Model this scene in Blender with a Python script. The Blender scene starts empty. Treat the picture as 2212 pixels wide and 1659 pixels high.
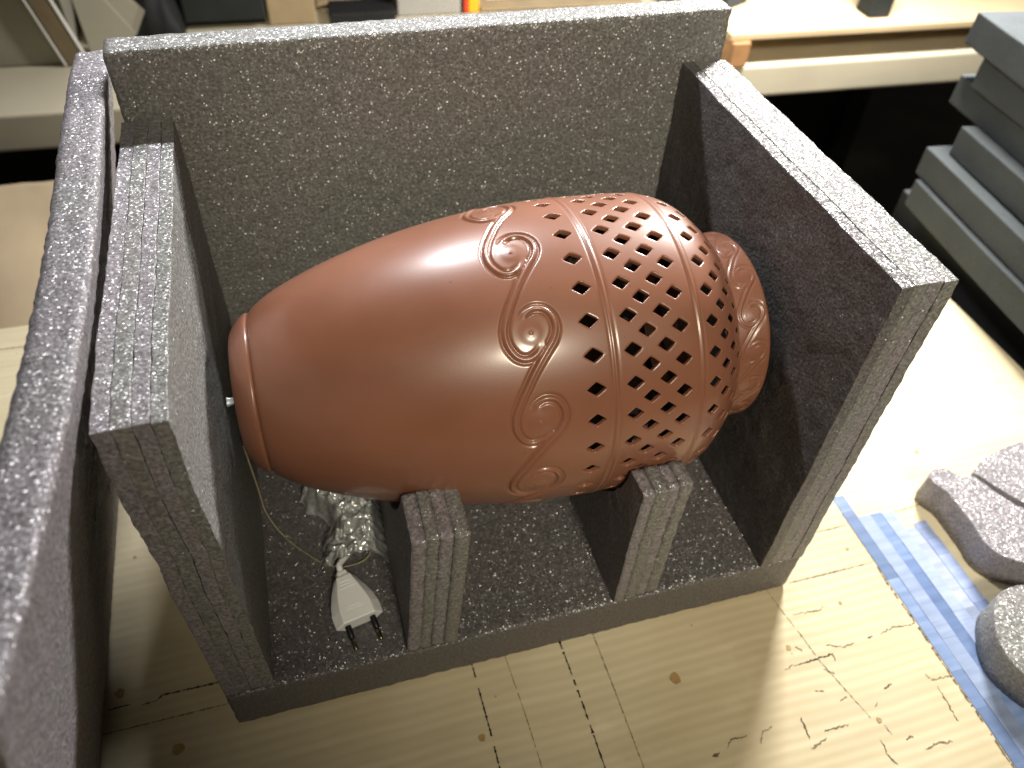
import bpy, bmesh, math, random
import numpy as np
from mathutils import Vector, Matrix, noise
from mathutils.geometry import delaunay_2d_cdt

random.seed(7)
rng = np.random.default_rng(7)
SC = bpy.context.scene
COL = SC.collection

# ------------------------------------------------------------------ camera
cam_d = bpy.data.cameras.new("camera")
cam = bpy.data.objects.new("camera", cam_d)
COL.objects.link(cam)
SC.camera = cam
RIGHT = Vector((0.9607657, -0.2740063, 0.0430085))
DOWN = Vector((-0.1681489, -0.6987331, -0.6953402))
FWD = Vector((0.2205791, 0.6608272, -0.7173927))
m = Matrix.Identity(4)
for i in range(3):
    m[i][0] = RIGHT[i]; m[i][1] = -DOWN[i]; m[i][2] = -FWD[i]
m.translation = Vector((0.10388, -0.25552, 0.58059))
cam.matrix_world = m
cam_d.sensor_width = 36.0
cam_d.lens = 1703.79 / 2212 * 36
cam_d.clip_start = 0.01
cam_d.clip_end = 50
cam_d.dof.use_dof = True
cam_d.dof.focus_distance = 0.46
cam_d.dof.aperture_fstop = 7.0

# ------------------------------------------------------------------ light
w = bpy.data.worlds.new("World")
SC.world = w
w.use_nodes = True
bg = w.node_tree.nodes["Background"]
bg.inputs[0].default_value = (1.0, 0.93, 0.80, 1)
bg.inputs[1].default_value = 0.026


def area(name, loc, target, sx, sy, power, color, shape='RECTANGLE', spread=180):
    d = bpy.data.lights.new(name, 'AREA')
    d.shape = shape
    d.size = sx
    d.size_y = sy
    d.energy = power
    d.color = color
    d.spread = math.radians(spread)
    o = bpy.data.objects.new(name, d)
    COL.objects.link(o)
    o.location = loc
    z = (Vector(loc) - Vector(target)).normalized()
    x = Vector((1, 0, 0))
    x = (x - z * x.dot(z)).normalized()
    y = z.cross(x)
    mm = Matrix.Identity(4)
    for k in range(3):
        mm[k][0] = x[k]; mm[k][1] = y[k]; mm[k][2] = z[k]
    mm.translation = Vector(loc)
    o.matrix_world = mm
    return o


# bench tube lamp behind and to the right of the box, warm room lamp behind the photographer
area("bench_lamp_right", (0.92, 0.68, 0.71), (0.74, 0.36, 0.0), 0.22, 0.08, 25.0, (1.0, 0.97, 0.93), spread=165)
area("bench_lamp_left", (0.20, 0.76, 0.98), (0.22, 0.20, 0.1), 0.16, 0.045, 4.6, (0.96, 0.97, 1.0), spread=110)


def spot(name, loc, target, power, color, size, blend, radius):
    d = bpy.data.lights.new(name, 'SPOT')
    d.energy = power
    d.color = color
    d.spot_size = math.radians(size)
    d.spot_blend = blend
    d.shadow_soft_size = radius
    o = bpy.data.objects.new(name, d)
    COL.objects.link(o)
    o.location = loc
    o.rotation_euler = (Vector(target) - Vector(loc)).to_track_quat('-Z', 'Y').to_euler()
    return o


# warm lamp behind the photographer; its cone fade imitates a hand's shadow at front left
spot("ceiling_lamp", (0.30, -1.12, 1.45), (0.55, 0.30, 0.20), 102.0, (1.0, 0.90, 0.71), 41, 0.55, 0.14)

vs = SC.view_settings
vs.view_transform = 'Standard'
vs.look = 'None'
vs.exposure = 0.0
vs.gamma = 1.0
vs.use_curve_mapping = False
SC.render.resolution_x = 1024
SC.render.resolution_y = 768


# ------------------------------------------------------------------ helpers
def tag(o, label=None, cat=None, group=None, kind=None):
    if label: o["label"] = label
    if cat: o["category"] = cat
    if group: o["group"] = group
    if kind: o["kind"] = kind
    elif cat: o["kind"] = "thing"
    return o


def empty(name, loc):
    o = bpy.data.objects.new(name, None)
    o.empty_display_size = 0.02
    COL.objects.link(o)
    o.location = loc
    return o


def mesh_obj(name, verts, faces, mat, parent=None, smooth=True):
    me = bpy.data.meshes.new(name)
    me.from_pydata([tuple(v) for v in verts], [], [tuple(int(i) for i in f) for f in faces])
    me.update()
    if smooth:
        me.polygons.foreach_set("use_smooth", [True] * len(me.polygons))
    me.materials.append(mat)
    o = bpy.data.objects.new(name, me)
    COL.objects.link(o)
    if parent is not None:
        put(o, parent)
    return o


def put(o, parent):
    o.parent = parent
    o.matrix_parent_inverse = Matrix.Translation(parent.location).inverted() if parent.type == 'EMPTY' and parent.parent is None \
        else Matrix.Translation(world_loc(parent)).inverted()
    return o


def world_loc(o):
    # every parent here is an unrotated empty or a mesh whose vertices are in world space
    if o.type == 'EMPTY':
        return Vector(o.location)
    return Vector((0, 0, 0))


def nd(nt, typ, **kw):
    n = nt.nodes.new(typ)
    for k, v in kw.items():
        setattr(n, k, v)
    return n


def new_mat(name):
    mt = bpy.data.materials.new(name)
    mt.use_nodes = True
    nt = mt.node_tree
    return mt, nt, nt.nodes["Principled BSDF"]


def ramp(nt, stops, interp='LINEAR'):
    r = nd(nt, "ShaderNodeValToRGB")
    r.color_ramp.interpolation = interp
    e = r.color_ramp.elements
    while len(e) < len(stops):
        e.new(0.5)
    for el, (p, c) in zip(e, stops):
        el.position = p
        el.color = (*c, 1) if len(c) == 3 else c
    return r


def L(nt, a, b):
    nt.links.new(a, b)


# ------------------------------------------------------------------ materials
def foam_material(name, col, tint_a, tint_b, cell=1100.0, glint=1.05, gloss=0.095):
    """closed-cell polyethylene foam: soft dull body, every cell wall a tiny shiny facet with its own tilt"""
    mt, nt, bs = new_mat(name)
    out = nt.nodes["Material Output"]
    tc = nd(nt, "ShaderNodeTexCoord")
    vo = nd(nt, "ShaderNodeTexVoronoi")
    vo.inputs["Scale"].default_value = cell
    L(nt, tc.outputs["Object"], vo.inputs["Vector"])
    nz = nd(nt, "ShaderNodeTexNoise")
    nz.inputs["Scale"].default_value = 24
    nz.inputs["Detail"].default_value = 4
    L(nt, tc.outputs["Object"], nz.inputs["Vector"])
    fn = nd(nt, "ShaderNodeTexNoise")
    fn.inputs["Scale"].default_value = cell * 0.42
    fn.inputs["Detail"].default_value = 3
    L(nt, tc.outputs["Object"], fn.inputs["Vector"])
    cr = ramp(nt, [(0.34, tuple(c * 0.62 for c in col)), (0.52, col), (0.68, tuple(c * 1.45 for c in col))])
    L(nt, fn.outputs["Fac"], cr.inputs[0])
    tint = ramp(nt, [(0.35, tint_a), (0.65, tint_b)])
    L(nt, nz.outputs["Fac"], tint.inputs[0])
    mx = nd(nt, "ShaderNodeMix", data_type='RGBA', blend_type='MULTIPLY')
    mx.inputs[0].default_value = 1.0
    L(nt, cr.outputs[0], mx.inputs[6])
    L(nt, tint.outputs[0], mx.inputs[7])
    L(nt, mx.outputs[2], bs.inputs["Base Color"])
    bs.inputs["Roughness"].default_value = 0.8
    bs.inputs["Specular IOR Level"].default_value = 0.2
    bp = nd(nt, "ShaderNodeBump")
    bp.inputs["Strength"].default_value = 0.9
    bp.inputs["Distance"].default_value = 0.0010
    L(nt, fn.outputs["Fac"], bp.inputs["Height"])
    L(nt, bp.outputs[0], bs.inputs["Normal"])
    # facets
    geo = nd(nt, "ShaderNodeNewGeometry")
    sub = nd(nt, "ShaderNodeVectorMath", operation='SUBTRACT')
    L(nt, vo.outputs["Color"], sub.inputs[0])
    sub.inputs[1].default_value = (0.5, 0.5, 0.5)
    sc = nd(nt, "ShaderNodeVectorMath", operation='SCALE')
    sc.inputs[3].default_value = glint
    L(nt, sub.outputs[0], sc.inputs[0])
    ad = nd(nt, "ShaderNodeVectorMath", operation='ADD')
    L(nt, geo.outputs["Normal"], ad.inputs[0])
    L(nt, sc.outputs[0], ad.inputs[1])
    nm = nd(nt, "ShaderNodeVectorMath", operation='NORMALIZE')
    L(nt, ad.outputs[0], nm.inputs[0])
    gl = nd(nt, "ShaderNodeBsdfGlossy")
    gl.inputs["Roughness"].default_value = 0.36
    gl.inputs["Color"].default_value = (0.95, 0.93, 0.94, 1)
    L(nt, nm.outputs[0], gl.inputs["Normal"])
    ms = nd(nt, "ShaderNodeMixShader")
    ms.inputs[0].default_value = gloss
    L(nt, bs.outputs[0], ms.inputs[1])
    L(nt, gl.outputs[0], ms.inputs[2])
    L(nt, ms.outputs[0], out.inputs[0])
    return mt


M_FOAM = foam_material("packing_foam", (0.195, 0.184, 0.191), (1.03, 0.98, 1.03), (0.99, 1.0, 0.99))
M_FOAM_B = foam_material("packing_foam_grey", (0.172, 0.169, 0.161), (1.02, 0.99, 1.01), (0.97, 1.01, 0.97))

M_FOAM_SKIN = foam_material("packing_foam_skin", (0.095, 0.090, 0.089), (1.03, 0.98, 1.0), (0.97, 1.0, 0.98), gloss=0.10)


def soft_foam(name, col, bump=0.35):
    mt, nt, bs = new_mat(name)
    tc = nd(nt, "ShaderNodeTexCoord")
    nz = nd(nt, "ShaderNodeTexNoise")
    nz.inputs["Scale"].default_value = 420
    nz.inputs["Detail"].default_value = 3
    L(nt, tc.outputs["Object"], nz.inputs["Vector"])
    n2 = nd(nt, "ShaderNodeTexNoise")
    n2.inputs["Scale"].default_value = 14
    L(nt, tc.outputs["Object"], n2.inputs["Vector"])
    r = ramp(nt, [(0.3, tuple(c * 0.75 for c in col)), (0.7, tuple(c * 1.2 for c in col))])
    mixv = nd(nt, "ShaderNodeMath", operation='MULTIPLY_ADD')
    mixv.inputs[1].default_value = 0.5
    L(nt, nz.outputs["Fac"], mixv.inputs[0])
    h = nd(nt, "ShaderNodeMath", operation='MULTIPLY')
    h.inputs[1].default_value = 0.5
    L(nt, n2.outputs["Fac"], h.inputs[0])
    L(nt, h.outputs[0], mixv.inputs[2])
    L(nt, mixv.outputs[0], r.inputs[0])
    L(nt, r.outputs[0], bs.inputs["Base Color"])
    bp = nd(nt, "ShaderNodeBump")
    bp.inputs["Strength"].default_value = bump
    bp.inputs["Distance"].default_value = 0.001
    L(nt, nz.outputs["Fac"], bp.inputs["Height"])
    L(nt, bp.outputs[0], bs.inputs["Normal"])
    bs.inputs["Roughness"].default_value = 0.95
    bs.inputs["Specular IOR Level"].default_value = 0.15
    return mt


M_SOFT = soft_foam("charcoal_soft_foam", (0.056, 0.063, 0.066))
M_SOFT_D = soft_foam("dark_soft_foam", (0.030, 0.034, 0.034))


def plain(name, col, rough=0.6, var=0.12, scale=30, bump=0.0, spec=0.4, bscale=None):
    mt, nt, bs = new_mat(name)
    tc = nd(nt, "ShaderNodeTexCoord")
    nz = nd(nt, "ShaderNodeTexNoise")
    nz.inputs["Scale"].default_value = scale
    nz.inputs["Detail"].default_value = 5
    L(nt, tc.outputs["Object"], nz.inputs["Vector"])
    r = ramp(nt, [(0.3, tuple(c * (1 - var) for c in col)), (0.7, tuple(min(1, c * (1 + var)) for c in col))])
    L(nt, nz.outputs["Fac"], r.inputs[0])
    L(nt, r.outputs[0], bs.inputs["Base Color"])
    bs.inputs["Roughness"].default_value = rough
    bs.inputs["Specular IOR Level"].default_value = spec
    if bump:
        n2 = nd(nt, "ShaderNodeTexNoise")
        n2.inputs["Scale"].default_value = bscale or scale * 4
        n2.inputs["Detail"].default_value = 4
        L(nt, tc.outputs["Object"], n2.inputs["Vector"])
        bp = nd(nt, "ShaderNodeBump")
        bp.inputs["Strength"].default_value = bump
        bp.inputs["Distance"].default_value = 0.002
        L(nt, n2.outputs["Fac"], bp.inputs["Height"])
        L(nt, bp.outputs[0], bs.inputs["Normal"])
    return mt


def terracotta():
    mt, nt, bs = new_mat("terracotta")
    tc = nd(nt, "ShaderNodeTexCoord")
    n1 = nd(nt, "ShaderNodeTexNoise")
    n1.inputs["Scale"].default_value = 16
    n1.inputs["Detail"].default_value = 5
    L(nt, tc.outputs["Object"], n1.inputs["Vector"])
    r1 = ramp(nt, [(0.3, (0.202, 0.080, 0.045)), (0.7, (0.240, 0.097, 0.055))])
    L(nt, n1.outputs["Fac"], r1.inputs[0])
    # sparse dark pin specks in the clay
    vo = nd(nt, "ShaderNodeTexVoronoi")
    vo.inputs["Scale"].default_value = 105
    L(nt, tc.outputs["Object"], vo.inputs["Vector"])
    sp = nd(nt, "ShaderNodeSeparateColor")
    L(nt, vo.outputs["Color"], sp.inputs[0])
    thr = nd(nt, "ShaderNodeMath", operation='MULTIPLY')
    thr.inputs[1].default_value = 0.085
    pw = nd(nt, "ShaderNodeMath", operation='POWER')
    pw.inputs[1].default_value = 3.0
    L(nt, sp.outputs[0], pw.inputs[0])
    L(nt, pw.outputs[0], thr.inputs[0])
    lt = nd(nt, "ShaderNodeMath", operation='LESS_THAN')
    L(nt, vo.outputs["Distance"], lt.inputs[0])
    L(nt, thr.outputs[0], lt.inputs[1])
    fac = nd(nt, "ShaderNodeMath", operation='MULTIPLY')
    fac.inputs[1].default_value = 0.55
    L(nt, lt.outputs[0], fac.inputs[0])
    mx = nd(nt, "ShaderNodeMix", data_type='RGBA')
    L(nt, fac.outputs[0], mx.inputs[0])
    L(nt, r1.outputs[0], mx.inputs[6])
    mx.inputs[7].default_value = (0.09, 0.035, 0.02, 1)
    L(nt, mx.outputs[2], bs.inputs["Base Color"])
    n2 = nd(nt, "ShaderNodeTexNoise")
    n2.inputs["Scale"].default_value = 900
    n2.inputs["Detail"].default_value = 3
    L(nt, tc.outputs["Object"], n2.inputs["Vector"])
    bp = nd(nt, "ShaderNodeBump")
    bp.inputs["Strength"].default_value = 0.05
    bp.inputs["Distance"].default_value = 0.0006
    L(nt, n2.outputs["Fac"], bp.inputs["Height"])
    L(nt, bp.outputs[0], bs.inputs["Normal"])
    rr = ramp(nt, [(0.3, (0.36,) * 3), (0.7, (0.44,) * 3)])
    L(nt, n1.outputs["Fac"], rr.inputs[0])
    L(nt, rr.outputs[0], bs.inputs["Roughness"])
    bs.inputs["Specular IOR Level"].default_value = 0.5
    bs.inputs["Coat Weight"].default_value = 0.45
    bs.inputs["Coat Roughness"].default_value = 0.19
    return mt


M_CLAY = terracotta()


def table_material():
    """buff ribbed board: long ribs along X, darker stains and scuffs"""
    mt, nt, bs = new_mat("ribbed_board")
    tc = nd(nt, "ShaderNodeTexCoord")
    mp = nd(nt, "ShaderNodeMapping")
    mp.inputs["Scale"].default_value = (0.6, 8.0, 1.0)
    L(nt, tc.outputs["Object"], mp.inputs["Vector"])
    grain = nd(nt, "ShaderNodeTexNoise")
    grain.inputs["Scale"].default_value = 9
    grain.inputs["Detail"].default_value = 6
    L(nt, mp.outputs[0], grain.inputs["Vector"])
    blot = nd(nt, "ShaderNodeTexNoise")
    blot.inputs["Scale"].default_value = 6
    blot.inputs["Detail"].default_value = 5
    L(nt, tc.outputs["Object"], blot.inputs["Vector"])
    r1 = ramp(nt, [(0.30, (0.55, 0.475, 0.315)), (0.55, (0.60, 0.52, 0.345)), (0.75, (0.63, 0.555, 0.38))])
    L(nt, grain.outputs["Fac"], r1.inputs[0])
    r2 = ramp(nt, [(0.30, (0.86, 0.82, 0.76)), (0.60, (1, 1, 1))])
    L(nt, blot.outputs["Fac"], r2.inputs[0])
    mx = nd(nt, "ShaderNodeMix", data_type='RGBA', blend_type='MULTIPLY')
    mx.inputs[0].default_value = 1.0
    L(nt, r1.outputs[0], mx.inputs[6])
    L(nt, r2.outputs[0], mx.inputs[7])
    # fine specks of dirt
    vo = nd(nt, "ShaderNodeTexVoronoi")
    vo.inputs["Scale"].default_value = 60
    L(nt, tc.outputs["Object"], vo.inputs["Vector"])
    sp = nd(nt, "ShaderNodeSeparateColor")
    L(nt, vo.outputs["Color"], sp.inputs[0])
    pw = nd(nt, "ShaderNodeMath", operation='POWER')
    pw.inputs[1].default_value = 5.0
    L(nt, sp.outputs[0], pw.inputs[0])
    th = nd(nt, "ShaderNodeMath", operation='MULTIPLY')
    th.inputs[1].default_value = 0.10
    L(nt, pw.outputs[0], th.inputs[0])
    lt = nd(nt, "ShaderNodeMath", operation='LESS_THAN')
    L(nt, vo.outputs["Distance"], lt.inputs[0])
    L(nt, th.outputs[0], lt.inputs[1])
    f = nd(nt, "ShaderNodeMath", operation='MULTIPLY')
    f.inputs[1].default_value = 0.45
    L(nt, lt.outputs[0], f.inputs[0])
    m2 = nd(nt, "ShaderNodeMix", data_type='RGBA')
    L(nt, f.outputs[0], m2.inputs[0])
    L(nt, mx.outputs[2], m2.inputs[6])
    m2.inputs[7].default_value = (0.16, 0.10, 0.05, 1)
    L(nt, m2.outputs[2], bs.inputs["Base Color"])
    # corrugation showing through the face paper
    sx = nd(nt, "ShaderNodeSeparateXYZ")
    L(nt, tc.outputs["Object"], sx.inputs[0])
    wob = nd(nt, "ShaderNodeMath", operation='MULTIPLY_ADD')
    wob.inputs[1].default_value = 9.0
    L(nt, blot.outputs["Fac"], wob.inputs[0])
    ky = nd(nt, "ShaderNodeMath", operation='MULTIPLY')
    ky.inputs[1].default_value = 2 * math.pi / 0.0078
    L(nt, sx.outputs[1], ky.inputs[0])
    L(nt, ky.outputs[0], wob.inputs[2])
    sn = nd(nt, "ShaderNodeMath", operation='SINE')
    L(nt, wob.outputs[0], sn.inputs[0])
    hm = nd(nt, "ShaderNodeMath", operation='MULTIPLY')
    L(nt, sn.outputs[0], hm.inputs[0])
    L(nt, grain.outputs["Fac"], hm.inputs[1])
    bp = nd(nt, "ShaderNodeBump")
    bp.inputs["Strength"].default_value = 0.22
    bp.inputs["Distance"].default_value = 0.0008
    L(nt, hm.outputs[0], bp.inputs["Height"])
    L(nt, bp.outputs[0], bs.inputs["Normal"])
    bs.inputs["Roughness"].default_value = 0.55
    bs.inputs["Specular IOR Level"].default_value = 0.3
    return mt


M_TABLE = table_material()
M_CREAM = plain("cream_laminate", (0.60, 0.54, 0.40), 0.45, 0.08, 9)
M_INK = plain("black_ink", (0.012, 0.012, 0.014), 0.6, 0.3, 200)
M_PENCIL = plain("worn_score_line", (0.20, 0.155, 0.09), 0.8, 0.4, 300)
M_GOUGE = plain("torn_board", (0.15, 0.11, 0.065), 0.9, 0.5, 260)
M_STAIN = plain("glue_stain", (0.36, 0.24, 0.095), 0.6, 0.2, 200)
M_WOOD = plain("orange_wood", (0.40, 0.21, 0.09), 0.6, 0.15, 40)
M_STRIP = plain("olive_card_strip", (0.22, 0.17, 0.10), 0.8, 0.12, 30)
M_CARD = plain("brown_cardboard", (0.34, 0.26, 0.155), 0.8, 0.10, 22, 0.2)
M_KRAFT = plain("kraft_paper", (0.50, 0.39, 0.25), 0.7, 0.12, 10, 0.35, 0.4, 25)
M_BOARD = plain("pale_brown_board", (0.66, 0.50, 0.30), 0.7, 0.08, 14)
M_GREYCARD = plain("grey_board", (0.34, 0.32, 0.245), 0.75, 0.08, 9)
M_PAPER = plain("off_white_paper", (0.62, 0.60, 0.55), 0.7, 0.06, 20)
M_BLACK = plain("black_fabric", (0.010, 0.010, 0.011), 0.7, 0.3, 20, 0.4)
M_DARK = plain("dark_floor", (0.11, 0.095, 0.078), 0.8, 0.3, 3)
M_CAB = plain("dark_grey_cabinet", (0.018, 0.019, 0.020), 0.7, 0.2, 8)
M_LGREY = plain("light_grey_carton", (0.38, 0.37, 0.345), 0.6, 0.05, 12)
M_RED = plain("red_print", (0.70, 0.06, 0.02), 0.5, 0.05, 20)
M_YEL = plain("yellow_print", (0.80, 0.46, 0.02), 0.5, 0.05, 20)
M_WHITE = plain("white_plastic", (0.88, 0.89, 0.88), 0.35, 0.02, 40, 0.0, 0.5)
M_PIN = plain("black_pin_sleeve", (0.008, 0.008, 0.009), 0.4, 0.1, 80)
M_CORD = plain("pale_cord", (0.30, 0.27, 0.16), 0.45, 0.35, 900)
M_BRASS, nt_, bs_ = new_mat("brass_pin")
bs_.inputs["Base Color"].default_value = (0.22, 0.19, 0.13, 1)
bs_.inputs["Metallic"].default_value = 1.0
bs_.inputs["Roughness"].default_value = 0.3


def wrap_material():
    mt, nt, bs = new_mat("clear_plastic_wrap")
    out = nt.nodes["Material Output"]
    nt.nodes.remove(bs)
    df = nd(nt, "ShaderNodeBsdfDiffuse")
    df.inputs[0].default_value = (0.82, 0.85, 0.84, 1)
    tl = nd(nt, "ShaderNodeBsdfTranslucent")
    tl.inputs[0].default_value = (0.75, 0.78, 0.77, 1)
    m1 = nd(nt, "ShaderNodeMixShader")
    m1.inputs[0].default_value = 0.4
    L(nt, df.outputs[0], m1.inputs[1]); L(nt, tl.outputs[0], m1.inputs[2])
    tr = nd(nt, "ShaderNodeBsdfTransparent")
    tr.inputs[0].default_value = (0.93, 0.95, 0.94, 1)
    tc = nd(nt, "ShaderNodeTexCoord")
    nz = nd(nt, "ShaderNodeTexNoise")
    nz.inputs["Scale"].default_value = 140
    nz.inputs["Detail"].default_value = 4
    L(nt, tc.outputs["Object"], nz.inputs["Vector"])
    r = ramp(nt, [(0.36, (0.66,) * 3), (0.64, (0.30,) * 3)])
    L(nt, nz.outputs["Fac"], r.inputs[0])
    m2 = nd(nt, "ShaderNodeMixShader")
    L(nt, r.outputs[0], m2.inputs[0])
    L(nt, m1.outputs[0], m2.inputs[1]); L(nt, tr.outputs[0], m2.inputs[2])
    gl = nd(nt, "ShaderNodeBsdfGlossy")
    gl.inputs["Roughness"].default_value = 0.12
    gl.inputs["Color"].default_value = (0.95, 0.97, 0.96, 1)
    bp = nd(nt, "ShaderNodeBump")
    bp.inputs["Strength"].default_value = 0.45
    bp.inputs["Distance"].default_value = 0.002
    L(nt, nz.outputs["Fac"], bp.inputs["Height"])
    L(nt, bp.outputs[0], gl.inputs["Normal"])
    fr = nd(nt, "ShaderNodeFresnel")
    fr.inputs["IOR"].default_value = 1.5
    L(nt, bp.outputs[0], fr.inputs["Normal"])
    ma = nd(nt, "ShaderNodeMath", operation='MULTIPLY_ADD')
    ma.inputs[1].default_value = 1.2
    ma.inputs[2].default_value = 0.16
    L(nt, fr.outputs[0], ma.inputs[0])
    m3 = nd(nt, "ShaderNodeMixShader")
    L(nt, ma.outputs[0], m3.inputs[0])
    L(nt, m2.outputs[0], m3.inputs[1]); L(nt, gl.outputs[0], m3.inputs[2])
    L(nt, m3.outputs[0], out.inputs[0])
    return mt


M_WRAP = wrap_material()


def tape_material(name, base, seed):
    mt, nt, bs = new_mat(name)
    tc = nd(nt, "ShaderNodeTexCoord")
    mp = nd(nt, "ShaderNodeMapping")
    mp.inputs["Location"].default_value = (seed * 1.7, seed * 0.37, 0)
    mp.inputs["Scale"].default_value = (10, 70, 1)
    L(nt, tc.outputs["Object"], mp.inputs["Vector"])
    nz = nd(nt, "ShaderNodeTexNoise")
    nz.inputs["Scale"].default_value = 2.0
    nz.inputs["Detail"].default_value = 5
    L(nt, mp.outputs[0], nz.inputs["Vector"])
    oi = nd(nt, "ShaderNodeObjectInfo")
    av = nd(nt, "ShaderNodeMath", operation='MULTIPLY_ADD')
    av.inputs[1].default_value = 0.50
    L(nt, oi.outputs["Random"], av.inputs[0])
    h = nd(nt, "ShaderNodeMath", operation='MULTIPLY')
    h.inputs[1].default_value = 0.55
    L(nt, nz.outputs["Fac"], h.inputs[0])
    L(nt, h.outputs[0], av.inputs[2])
    r = ramp(nt, [(0.15, tuple(c * 0.62 for c in base)), (0.5, base), (0.85, tuple(min(1, c * 1.25 + 0.10) for c in base))])
    L(nt, av.outputs[0], r.inputs[0])
    L(nt, r.outputs[0], bs.inputs["Base Color"])
    bs.inputs["Roughness"].default_value = 0.25
    return mt


# ------------------------------------------------------------------ foam builders
def box_grid(lo, hi, step, radius=0.0015, amp=0.0005, seed=0.0, fmap=None, freq=160.0):
    """rounded, slightly lumpy box as one closed grid mesh; returns verts, faces (world space)"""
    lo = np.array(lo, float); hi = np.array(hi, float)
    n = np.maximum(2, np.round((hi - lo) / step).astype(int))
    rr_ = min(radius, *(0.45 * (hi - lo)))
    axes = []
    for q in range(3):
        if (hi[q] - lo[q]) / n[q] > 2.6 * rr_ and n[q] >= 2 and (hi[q] - lo[q]) > 4.5 * rr_:
            c = np.concatenate([[lo[q], lo[q] + rr_ * 0.3, lo[q] + rr_], [lo[q] + rr_ * 1.5], np.linspace(lo[q] + rr_, hi[q] - rr_, n[q] + 1)[1:-1], [hi[q] - rr_ * 1.5, hi[q] - rr_, hi[q] - rr_ * 0.3, hi[q]]])
        else:
            c = np.linspace(lo[q], hi[q], n[q] + 1)
        axes.append(c)
    n = np.array([len(c) - 1 for c in axes])
    idx = {}
    verts = []
    faces = []

    def vid(i, j, k):
        key = (i, j, k)
        if key not in idx:
            idx[key] = len(verts)
            verts.append(np.array([axes[0][i], axes[1][j], axes[2][k]]))
        return idx[key]
    for ax in range(3):
        a, b = (ax + 1) % 3, (ax + 2) % 3
        for side in (0, n[ax]):
            for i in range(n[a]):
                for j in range(n[b]):
                    q = []
                    for (di, dj) in ((0, 0), (1, 0), (1, 1), (0, 1)):
                        c = [0, 0, 0]
                        c[ax] = side; c[a] = i + di; c[b] = j + dj
                        q.append(vid(*c))
                    faces.append(q if side else q[::-1])
    V = np.array(verts)
    r = min(radius, *(0.45 * (hi - lo)))
    inner = np.clip(V, lo + r, hi - r)
    d = V - inner
    ln = np.linalg.norm(d, axis=1, keepdims=True)
    nrm = d / np.maximum(ln, 1e-9)
    V = inner + nrm * r
    off = np.array([noise.noise(Vector(v * freq) + Vector((seed, seed * 2.3, 5))) + 0.7 * noise.noise(Vector(v * freq * 2.7) + Vector((9, seed, 1)))
                    for v in V])
    V = V + nrm * (off * amp)[:, None]
    if fmap:
        V = fmap(V)
    return V, faces


def prism(poly, x0, x1, seed, amp=0.0005, shear=None, nx=3):
    """slab of foam with outline poly (y, z) between x0 and x1"""
    pts = []
    P = [np.array(p, float) for p in poly]
    for a, b in zip(P, P[1:] + P[:1]):
        k = max(1, int(np.linalg.norm(b - a) / 0.003))
        for t in range(k):
            pts.append(a + (b - a) * t / k)
    pts = np.array(pts)
    N = len(pts)
    tang = np.roll(pts, -1, 0) - np.roll(pts, 1, 0)
    nrm = np.stack([tang[:, 1], -tang[:, 0]], 1)
    nrm /= np.linalg.norm(nrm, axis=1, keepdims=True)
    verts = []
    for i in range(nx + 1):
        x = x0 + (x1 - x0) * i / nx
        edge = 0.0004 if i in (0, nx) else 0.0
        for p, nn in zip(pts, nrm):
            o = noise.noise(Vector((x * 170 + seed, p[0] * 170, p[1] * 170))) * amp - edge
            o += 0.7 * noise.noise(Vector((x * 460 + seed, p[0] * 460, p[1] * 460))) * amp
            q = p + nn * o
            verts.append((x, q[0], q[1]))
    faces = []
    for i in range(nx):
        for j in range(N):
            a = i * N + j; b = i * N + (j + 1) % N
            faces.append((a, b, b + N, a + N))
    faces.append(list(range(N))[::-1])
    faces.append([nx * N + j for j in range(N)])
    V = np.array(verts)
    if shear:
        V = shear(V)
    return V, faces


def shade_sharp_caps(o):
    # flat caps, smooth rims
    for p in o.data.polygons:
        if len(p.vertices) > 4:
            p.use_smooth = False


# ================================================================== THE SETTING
T_FRONT, T_BACK, T_L, T_R = -0.75, 0.485, -1.2, 0.831
tb_v, tb_f = box_grid((T_L, T_FRONT, -0.03), (T_R, T_BACK, 0.0), 0.02, 0.002, 0.0)
table = mesh_obj("table_top", tb_v, tb_f, M_TABLE)
tag(table, "worn buff board table top under the foam box", None, None, "structure")
fl = mesh_obj("floor", [(-4, -4, -0.78), (4, -4, -0.78), (4, 4, -0.78), (-4, 4, -0.78)], [(0, 1, 2, 3)], M_DARK, smooth=False)
tag(fl, "dark floor below the benches", None, None, "structure")


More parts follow.
